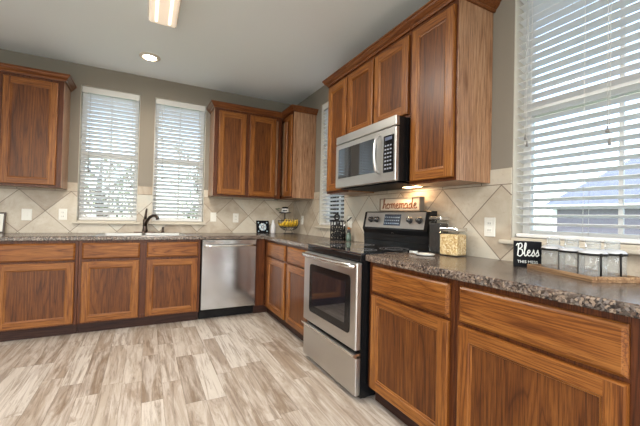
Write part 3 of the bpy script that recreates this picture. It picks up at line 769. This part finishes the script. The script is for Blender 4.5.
def script(word, xh, width, r, name, mat, parent, org, y):
    m = MB(); x = 0; tot = sum(GL[c][1] for c in word); k = width/tot
    for c in word:
        g, adv = GL[c]; q = smooth([(a, b, 0) for a, b in g])
        m.tube([(org[0]+(x+v.x)*k, y, org[1]+v.y*xh) for v in q], r, 6); x += adv
    return m.build(name, mat, parent)
def caps(text, size, name, mat, parent, loc, rot):
    cu = bpy.data.curves.new(name, 'FONT'); cu.body = text; cu.size = size; cu.align_x = 'CENTER'; cu.extrude = .0008
    tmp = bpy.data.objects.new('tmp', cu); C.objects.link(tmp); dg = bpy.context.evaluated_depsgraph_get()
    me = bpy.data.meshes.new_from_object(tmp.evaluated_get(dg)); bpy.data.objects.remove(tmp)
    me.materials.clear(); me.materials.append(mat)
    o = bpy.data.objects.new(name, me); C.objects.link(o); o.parent = parent; o.location = loc; o.rotation_euler = rot
    return o

# ------------------------------------------------------------------ homemade sign on the range backguard
t = thing('wooden_sign', 'whitewashed wooden box sign reading homemade on top of the range backguard', 'sign', (-.04, -2.08, 1.205), RW)
sw, sh = .478, .108
gw = flat('grey_weathered_wood', (.16, .13, .10), .7); ww = flat('whitewashed_wood', (.50, .43, .34), .7)
m = MB(); m.box(0, -.045, 0, sw, .0, .008); m.box(0, -.045, sh-.008, sw, 0, sh); m.box(0, -.045, .008, .010, 0, sh-.008); m.box(sw-.010, -.045, .008, sw, 0, sh-.008)
m.build('box_frame', gw, t); MB().box(.010, -.038, .008, sw-.010, -.030, sh-.008).build('face_board', ww, t)
script('homemade', .040, sw-.07, .0046, 'lettering', flat('brown_lettering', (.16, .055, .018), .6), t, (.035, .022), -.0385)

# ------------------------------------------------------------------ storage jars by the range
oat_m = NT('dry_cereal'); v = oat_m.n('ShaderNodeTexVoronoi', i_Vector=oat_m.obj(), i_Scale=110.0)
oat_m.p(Base_Color=oat_m.ramp(oat_m.xyz(v.outputs['Color'])[0], [(0, (.40, .22, .07)), (.5, (.62, .42, .19)), (1, (.78, .62, .38))]), Roughness=.8); oat_m.bump(v.outputs[0], .8, .004); oat_m = oat_m.m
dark_fill = NT('dark_ground_coffee'); v = dark_fill.n('ShaderNodeTexVoronoi', i_Vector=dark_fill.obj(), i_Scale=80.0)
dark_fill.p(Base_Color=dark_fill.ramp(dark_fill.xyz(v.outputs['Color'])[0], [(0, (.004, .003, .003)), (1, (.022, .014, .010))]), Roughness=.7); dark_fill = dark_fill.m
t = thing('storage_jar', 'short square glass jar of tan dry food with a steel lid', 'jar', (-.125, -2.895, CT), RW+.12)
def sq_jar(t, w, d, h, lid_h, fill_m, fh):
    MB().box(-w/2, -d/2, 0, w/2, d/2, h, .014, seg=3).build('glass_body', jar_m, t)
    MB().box(-w/2+.005, -d/2+.005, .006, w/2-.005, d/2-.005, fh, .010, seg=2).build('contents', fill_m, t)
    MB().box(-w/2+.002, -d/2+.002, h+.0005, w/2-.002, d/2-.002, h+lid_h, .006).build('lid', chrome, t)
sq_jar(t, .135, .115, .155, .024, oat_m, .138)
t = thing('storage_jar', 'tall glass jar of dark contents with steel lid, standing against the range', 'jar', (-.105, -2.760, CT), RW+.10)
sq_jar(t, .10, .095, .225, .024, dark_fill, .205)

# ------------------------------------------------------------------ spoon rest
t = thing('spoon_rest', 'pale oval ceramic spoon rest on the counter beside the range', 'spoon rest', (-.30, -2.83, CT+.0005))
MB().lathe([(0, .003), (.04, .003), (.055, .008), (.066, .016), (.068, .015), (.058, .004), (.045, 0), (0, 0)], M=Matrix.Diagonal((.8, 1.0, .8, 1))).build('dish', flat('pale_ceramic', (.45, .46, .44), .2), t)
MB().tube([(-.012, .056, .0125), (-.016, .085, .0125), (-.02, .11, .0125)], [.012, .008, .010], 10).build('handle_rest', flat('pale_ceramic_handle', (.45, .46, .44), .2), t)

# ------------------------------------------------------------------ black block sign
t = thing('block_sign', 'black wooden block sign reading Bless this mess at the window sill', 'sign', (-.208, -3.345, CT), math.radians(-53))
bw, bh, bdp = .118, .128, .045
MB().box(0, 0, 0, bw, bdp, bh, .0015).build('block', blackmat, t)
lw = flat('white_lettering', (.75, .75, .72), .5)
script('Bless', .029, .096, .0026, 'script_lettering', lw, t, (.012, .056), -.0010)
caps('THIS MESS', .0195, 'capital_lettering', lw, t, (bw/2, -.0006, .020), (PI/2, 0, 0))

# ------------------------------------------------------------------ tray of glass canisters
B0 = Vector((-.360, -3.745, 0)); uu = Vector((.40, .917, 0)).normalized(); vv = Vector((uu.y, -uu.x, 0))
ang = math.atan2(vv.y, vv.x)
tray_m = oak('rustic_tray_wood', 'y', (.42, .27, .15), (.28, .165, .085), (.13, .07, .035), .6)
t = thing('wooden_tray', 'rustic brown wooden tray holding the glass canisters at the window', 'tray', (B0.x, B0.y, CT), ang)
# local x = vv (width), local y = uu (length)
TL, TW = .36, .205
MB().box(0, 0, .004, TW, TL, .012, .002).build('board', tray_m, t)
m = MB(); m.box(0, 0, .0, .012, TL, .022, .002); m.box(TW-.012, 0, 0, TW, TL, .022, .002); m.box(.012, 0, 0, TW-.012, .012, .022, .002); m.box(.012, TL-.012, 0, TW-.012, TL, .022, .002)
m.build('rim', tray_m, t)
lidm = flat('greyish_lid', (.60, .60, .62), .3, .3)
def canister(label, lx, ly, bracket=True):
    p = B0 + vv*lx + uu*ly
    t = thing('glass_canister', label, 'canister', (p.x, p.y, CT+.0125), ang, 'glass canisters on the wooden tray')
    MB().lathe([(0, 0), (.042, 0), (.045, .004), (.045, .080), (.042, .088)], n=36).build('glass_body', can_m, t)
    MB().lathe([(.0475, .086), (.0485, .086), (.0485, .094), (.0475, .094)], n=36).build('black_band', iron_m, t)
    MB().lathe([(0, .110), (.020, .109), (.038, .104), (.047, .096), (.047, .0945), (0, .0945)], n=36).build('lid', lidm, t)
    MB().lathe([(0, .110), (.024, .110), (.026, .114), (.025, .140), (.027, .144), (0, .145)], n=20).build('glass_knob', can_m, t)
    m = MB(); m.tube([(-.03, 0, .104), (-.030, 0, .134), (-.012, 0, .126), (.012, 0, .132), (.030, 0, .134), (.030, 0, .104)], .0017, 6); m.build('wire_bail', chrome, t)
    if bracket:
        an = -PI/2-.25; c_, s_ = math.cos(an), math.sin(an)
        m = MB(); m.tube([(c_*.052, s_*.052, .002), (c_*.051, s_*.051, .05), (c_*.051, s_*.051, .092)], .0034, 8); m.sphere((c_*.052, s_*.052, .090), .0075); m.sphere((c_*.052, s_*.052, .003), .006)
        m.build('upright_strap', iron_m, t)
canister('round glass canister at the near end of the tray, closest to the camera edge', .060, .062)
canister('round glass canister behind the near-end one, second along the tray front row', .060, .165)
canister('round glass canister farthest left on the tray, nearest the black block sign', .060, .268)
canister('round glass canister at the right side of the tray, rightmost in the picture', .155, .075)

# ------------------------------------------------------------------ picture frame, far left
t = thing('picture_frame', 'dark brown framed print leaning on the tiles at the far left of the counter', 'picture frame', (-3.27, -.075, CT))
m = MB(); fw, fh = .205, .205; b_ = .014
m.box(0, 0, 0, b_, .018, fh, .002); m.box(fw-b_, 0, 0, fw, .018, fh, .002); m.box(b_, 0, 0, fw-b_, .018, b_, .002); m.box(b_, 0, fh-b_, fw-b_, .018, fh, .002)
fo = m.build('frame', flat('dark_brown_wood', (.05, .028, .018), .45), t)
MB().box(b_, .006, b_, fw-b_, .012, fh-b_).build('mat_board', flat('cream_mat', (.68, .66, .60), .6), t)
MB().box(.055, .0045, .055, fw-.055, .006, .085).build('print', flat('grey_print', (.30, .29, .27), .6), t)
t.rotation_euler = (math.radians(-9), 0, 0); t.location = (-3.295, -.062, CT+.001)

# ------------------------------------------------------------------ small square plaque
t = thing('decorative_plaque', 'small square black plaque with a blue and white rosette, leaning on the back tiles', 'plaque', (-.560, -.10, CT))
m = MB(); s_ = .172; b_ = .018
m.box(0, 0, 0, b_, .018, s_, .002); m.box(s_-b_, 0, 0, s_, .018, s_, .002); m.box(b_, 0, 0, s_-b_, .018, b_, .002); m.box(b_, 0, s_-b_, s_-b_, .018, s_, .002); m.box(b_, .008, b_, s_-b_, .016, s_-b_)
m.build('frame', blackmat, t)
m = MB()
for k in range(10):
    a0 = 2*PI*k/10; m.sphere((s_/2+.036*math.cos(a0), .006, s_/2+.036*math.sin(a0)), .017, mi=k % 2, sy=.25, n=10)
m.sphere((s_/2, .005, s_/2), .014, mi=1, sy=.3, n=10)
m.build('rosette', [flat('pale_blue_glaze', (.34, .44, .52), .3), flat('white_glaze', (.6, .62, .62), .3)], t)
for sx_ in (.028, s_-.028):
    for sz_ in (.028, s_-.028): MB().sphere((sx_, .007, sz_), .010, sy=.2, n=8).build('corner_ornament', flat('corner_glaze', (.34, .44, .52), .3), t)
t.rotation_euler = (math.radians(-12), 0, 0)

# ------------------------------------------------------------------ tiered fruit stand with bananas
FS = (-.165, -.235, CT)
t = thing('fruit_stand', 'two-tier black wire fruit stand in the counter corner', 'fruit stand', FS)
m = MB()
for (r, z) in ((.075, .006), (.145, .175), (.12, .09)):
    m.tube([(r*math.cos(2*PI*k/32), r*math.sin(2*PI*k/32), z) for k in range(32)], .003, 6, closed=True)
for k in range(16):
    a0 = 2*PI*k/16; c_, s_ = math.cos(a0), math.sin(a0)
    m.tube([(.0, 0, .045), (.06*c_, .06*s_, .048), (.12*c_, .12*s_, .09), (.138*c_, .138*s_, .13), (.145*c_, .145*s_, .175)], .0022, 5)
for k in range(4):
    a0 = 2*PI*k/4+.4; c_, s_ = math.cos(a0), math.sin(a0); m.tube([(.075*c_, .075*s_, .006), (.05*c_, .05*s_, .047)], .003, 5)
m.build('lower_basket', iron_m, t)
MB().cyl((-.02, .10, .07), (-.02, .10, .278), .007, n=10).build('post', iron_m, t)
MB().lathe([(0, 0), (.075, 0), (.085, .008), (.083, .010), (.072, .004), (0, .004)], (-.02, .10, .276), 30).build('upper_plate', iron_m, t)
ban = flat('banana_yellow', (.80, .50, .04), .45); ban2 = flat('banana_tip', (.10, .06, .02), .7)
def banana():
    pts = []; rr = []
    for k in range(11):
        a0 = math.radians(-62+124*k/10); pts.append((0, .105*math.sin(a0), .105-.105*math.cos(a0)))
        rr.append([.004, .010, .0155, .018, .019, .019, .019, .0175, .014, .008, .005][k])
    m = MB(); m.tube(pts, rr, 8); m2 = MB(); m2.tube([pts[0], (0, pts[0][1]-.012, pts[0][2]+.012)], .0042, 6)
    return m, m2
first = None
for i, (x, y, z, a) in enumerate([(-.098, -.01, .118, 12), (-.059, -.02, .114, 6), (-.020, -.025, .112, 2), (.020, -.025, .112, -2), (.059, -.02, .114, -6), (.098, -.01, .118, -12)]):
    if first is None:
        m, m2 = banana(); g = tag(m.build('banana', ban, None), '', 'banana', 'bananas in the fruit stand'); m2.build('stem', ban2, g); first = g
    else: g = copy_tree(first)
    g.location = (FS[0]+x, FS[1]+y, FS[2]+z); g.rotation_euler = (math.radians(-14), math.radians(0), math.radians(a))
    g['label'] = ['yellow banana at the left end of the row in the fruit basket', 'yellow banana second from the left in the fruit basket', 'yellow banana third from the left in the fruit basket',
                  'yellow banana fourth from the left in the fruit basket', 'yellow banana second from the right in the fruit basket', 'yellow banana at the right end of the row in the fruit basket'][i]
t = thing('lidded_tin', 'small white round tin with a dark label on the upper plate of the fruit stand', 'tin', (FS[0]-.02, FS[1]+.10, CT+.281))
MB().lathe([(0, 0), (.048, 0), (.050, .004), (.050, .050), (.044, .056), (0, .056)], n=30).build('body', flat('white_tin', (.62, .60, .58), .35), t)
MB().lathe([(.0, .056), (.040, .056), (.040, .074), (.036, .078), (0, .078)], n=30).build('lid', blackmat, t)
m = MB()
for k in range(6):
    a0 = math.radians(-150+k*12); a1 = a0+math.radians(12)
    m.poly([(.0508*math.cos(a0), .0508*math.sin(a0), .016), (.0508*math.cos(a1), .0508*math.sin(a1), .016), (.0508*math.cos(a1), .0508*math.sin(a1), .038), (.0508*math.cos(a0), .0508*math.sin(a0), .038)])
m.build('label_band', slot_m, t)
t = thing('leaf_sprig', 'small sprig of green leaves at the left of the white tin', 'sprig', (FS[0]-.02, FS[1]+.10, CT+.281))
m = MB(); random.seed(3)
for k in range(14):
    a0 = math.radians(150+random.uniform(-35, 45)); r = random.uniform(.085, .12); z = random.uniform(.02, .06)
    c_ = Vector((r*math.cos(a0), r*math.sin(a0), z)); d = Vector((math.cos(a0), math.sin(a0), random.uniform(-.5, .6))).normalized()*.028; s_ = Vector((-d.y, d.x, 0))*.32
    m.poly([c_-d, c_+s_+Vector((0, 0, .003)), c_+d, c_-s_+Vector((0, 0, .003))])
m.build('leaves', flat('leaf_green', (.05, .12, .03), .5), t)
MB().tube([(-.058, .02, .004), (-.09, .035, .03)], .002, 5).build('stem', flat('leaf_stem', (.06, .1, .03), .5), t)
t = thing('white_bottle', 'slim white ceramic bottle behind the left side of the fruit stand', 'bottle', (-.325, -.065, CT))
MB().lathe([(0, 0), (.030, 0), (.034, .01), (.034, .10), (.026, .125), (.016, .14), (.016, .17), (.020, .176), (.014, .176), (.012, .16), (0, .15)], n=26).build('body', flat('white_glaze_bottle', (.64, .62, .62), .25), t)

# ------------------------------------------------------------------ black iron holder and small bottle left of the range
t = thing('iron_utensil_holder', 'black scrollwork iron holder with a ring finial, left of the range', 'utensil holder', (-.125, -1.455, CT), RW+.62)
m = MB(); w_, h_, d_ = .130, .195, .06
m.box(-w_/2, -d_/2, 0, w_/2, d_/2, .006, .001)
for y in (-d_/2, d_/2):
    m.tube([(-w_/2, y, 0), (-w_/2, y, h_), ], .006, 6); m.tube([(w_/2, y, 0), (w_/2, y, h_)], .006, 6)
    m.tube([(-w_/2, y, .012), (w_/2, y, .012)], .006, 6); m.tube([(-w_/2, y, h_), (w_/2, y, h_)], .006, 6)
for x in (-w_/2, w_/2):
    m.tube([(x, -d_/2, h_), (x, d_/2, h_)], .006, 6); m.tube([(x, -d_/2, .09), (x, d_/2, .09)], .003, 6)
m.build('frame', iron_m, t)
m = MB()
def spiral(cx, cz, r0, turns, st, sg, y):
    return [(cx+sg*(r0*(1-k/26*.82))*math.cos(st+turns*2*PI*k/26), y, cz+(r0*(1-k/26*.82))*math.sin(st+turns*2*PI*k/26)) for k in range(27)]
for y in (-d_/2, d_/2):
    for sg in (-1, 1):
        m.tube(spiral(sg*.034, .128, .032, 1.4, -PI/2, sg, y), .0066, 6); m.tube(spiral(sg*.034, .052, .034, 1.5, PI/2, sg, y), .0066, 6)
        m.tube([(0, y, .012), (sg*.012, y, .06), (0, y, .09), (sg*.012, y, .13), (0, y, h_)], .0066, 6)
    m.tube([(-w_/2, y, .09), (0, y, .105), (w_/2, y, .09)], .006, 6)
m.build('scrollwork', iron_m, t)
m = MB(); rc = .026; m.tube([(rc*math.cos(2*PI*k/24), -d_/2, h_+.012+rc+rc*math.sin(2*PI*k/24)) for k in range(24)], 0.0095, 8, closed=True); m.tube([(-.03, -d_/2, h_), (0, -d_/2, h_+.014), (.03, -d_/2, h_)], .006, 6)
m.build('ring_finial', iron_m, t)
t = thing('cooking_utensil', 'dark utensil handle leaning out of the iron holder to the right', 'utensil', (-.125, -1.455, CT), RW+.62)
MB().tube([(.01, 0, .012), (.05, 0, .13), (.10, 0, .195)], [.005, .005, .004], 8).build('shaft', chrome, t)
MB().tube([(.10, 0, .195), (.145, 0, .235)], [.007, .006], 8).build('grip', blackmat, t)
t = thing('small_bottle', 'small greenish bottle with a dark orange flower top beside the iron holder', 'bottle', (-.075, -1.585, CT))
MB().lathe([(0, 0), (.024, 0), (.027, .005), (.026, .055), (.020, .075), (.014, .082), (0, .083)], n=22).build('body', flat('grey_green_glaze', (.09, .13, .10), .25), t)
m = MB().lathe([(0, .083), (.015, .083), (.020, .095), (.014, .112), (0, .12)], n=14); m.build('dark_stopper', slot_m, t)
m = MB()
for k in range(7):
    a0 = 2*PI*k/7; m.sphere((.009*math.cos(a0), .009*math.sin(a0), .122+.004*(k % 2)), .007, sz=1.5, n=8)
m.build('orange_flower', flat('dried_orange', (.48, .16, .03), .7), t)

# ------------------------------------------------------------------ outside
grass = NT('lawn'); n_ = grass.noise(grass.obj(), 6, 6, .7); grass.p(Base_Color=grass.ramp(n_, [(.3, (.06, .10, .03)), (.7, (.16, .22, .08))]), Roughness=.9); grass = grass.m
o = MB().box(-40, -60, -.5, 60, 60, -.32).build('ground', grass); struct(o)
rf = NT('roof_shingle'); br = rf.n('ShaderNodeTexBrick', i_Vector=rf.obj(), i_Scale=3.0); br.inputs['Color1'].default_value = (.10, .11, .14, 1); br.inputs['Color2'].default_value = (.13, .14, .175, 1); br.inputs['Mortar'].default_value = (.12, .12, .14, 1)
rf.p(Base_Color=br.outputs[0], Roughness=.9); rf = rf.m
bk = NT('house_brick'); br = bk.n('ShaderNodeTexBrick', i_Scale=4.0); bk.set(br.inputs['Vector'], bk.comb(bk.xyz(bk.obj())[1], bk.xyz(bk.obj())[2], 0)); br.inputs['Color1'].default_value = (.15, .12, .135, 1); br.inputs['Color2'].default_value = (.18, .15, .165, 1); br.inputs['Mortar'].default_value = (.21, .19, .2, 1)
bk.p(Base_Color=br.outputs[0], Roughness=.9); bk = bk.m
t = thing('neighbour_house', 'pinkish grey neighbouring house with a bluish hipped roof seen through the big right window', 'house', (20, 0, -.32))
MB().box(0, -14, 0, 9, 7.0, 2.6).build('wall', bk, t)
m = MB(); E0 = [(-.4, 7.5, 2.52), (9.4, 7.5, 2.52), (9.4, -14.5, 2.52), (-.4, -14.5, 2.52)]; r1 = (4.5, 4.56, 5.75); r2 = (4.5, -10, 5.75)
m.poly([E0[3], E0[0], r1, r2]); m.poly([E0[0], E0[1], r1]); m.poly([E0[1], E0[2], r2, r1]); m.poly([E0[2], E0[3], r2])
m.poly(E0[::-1]); m.build('roof', rf, t)
MB().box(-.46, -14.5, 2.40, -.38, 7.5, 2.56).build('fascia', white_m, t)
MB().box(-.05, 6.8, 0, .02, 7.04, 2.45).build('corner_board', white_m, t)
for y in (-8.5,):
    wd_ = MB().box(-.04, y-.6, .9, .0, y+.6, 2.2).build('window', white_m, t); MB().box(-.06, y-.5, 1.0, -.04, y+.5, 2.1).build('pane', flat('far_glass', (.06, .08, .1), .1), wd_)
leafm = NT('foliage'); ln = leafm.noise(leafm.obj(), 2.5, 3); leafm.p(Base_Color=leafm.ramp(ln, [(.35, (.045, .085, .025)), (.65, (.14, .20, .06))]), Roughness=.7); leafm = leafm.m
barkm = flat('bark', (.11, .085, .065), .9)
def tree(label, x, y, h, r, nleaf, crown_z, seed, name='tree', leaf=.11):
    rg = random.Random(seed); t = thing(name, label, 'tree' if name == 'tree' else 'shrub', (x, y, -.32))
    m = MB(); tips = []
    if name == 'tree':
        m.tube([(0, 0, 0), (.05, .02, h*.3), (-.03, .05, h*.6), (.02, 0, h*.95)], [.13, .10, .07, .02], 8)
    for k in range(16):
        z0 = h*rg.uniform(.25, .8) if name == 'tree' else rg.uniform(0, h*.2); a0 = rg.uniform(0, 2*PI); q = rg.uniform(.5, 1)*r
        p1 = Vector((.4*q*math.cos(a0), .4*q*math.sin(a0), z0+.25*q)); p2 = Vector((q*math.cos(a0+.2), q*math.sin(a0+.2), min(z0+.7*q, h)))
        m.tube([(0, 0, z0), p1, p2], [.035, .022, .006], 5); tips.append((p1, p2))
        for j in range(3):
            b = p1.lerp(p2, rg.random()); c_ = b+Vector((rg.uniform(-.4, .4), rg.uniform(-.4, .4), rg.uniform(.05, .5)))*.6
            m.tube([b, (b+c_)/2+Vector((0, 0, .03)), c_], [.012, .008, .003], 4); tips.append((b, c_))
    m.build('trunk', barkm, t)
    m = MB()
    for k in range(nleaf):
        a, b = tips[rg.randrange(len(tips))]; c_ = a.lerp(b, rg.uniform(.3, 1.15))+Vector([rg.gauss(0, .16) for _ in range(3)])
        d = Vector([rg.gauss(0, 1) for _ in range(3)]).normalized()*leaf*rg.uniform(.5, 1); s_ = d.cross(Vector([rg.gauss(0, 1) for _ in range(3)])).normalized()*leaf*.32
        m.poly([c_-d, c_+s_, c_+d, c_-s_])
    m.build('foliage', leafm, t)
tree('leafy tree outside the left back window', -3.0, 6.6, 3.1, 1.4, 500, 0, 11)
tree('leafy tree outside the back window above the faucet spout', -.3, 6.0, 3.4, 1.5, 700, 0, 12)
tree('green shrub low at the left edge of the big right window view', 6.0, -.30, 2.2, .55, 1300, 0, 13, 'shrub', .07)
tree('green shrub low at the right edge of the big right window view', 6.0, -2.75, 2.5, .8, 2200, 0, 14, 'shrub', .07)
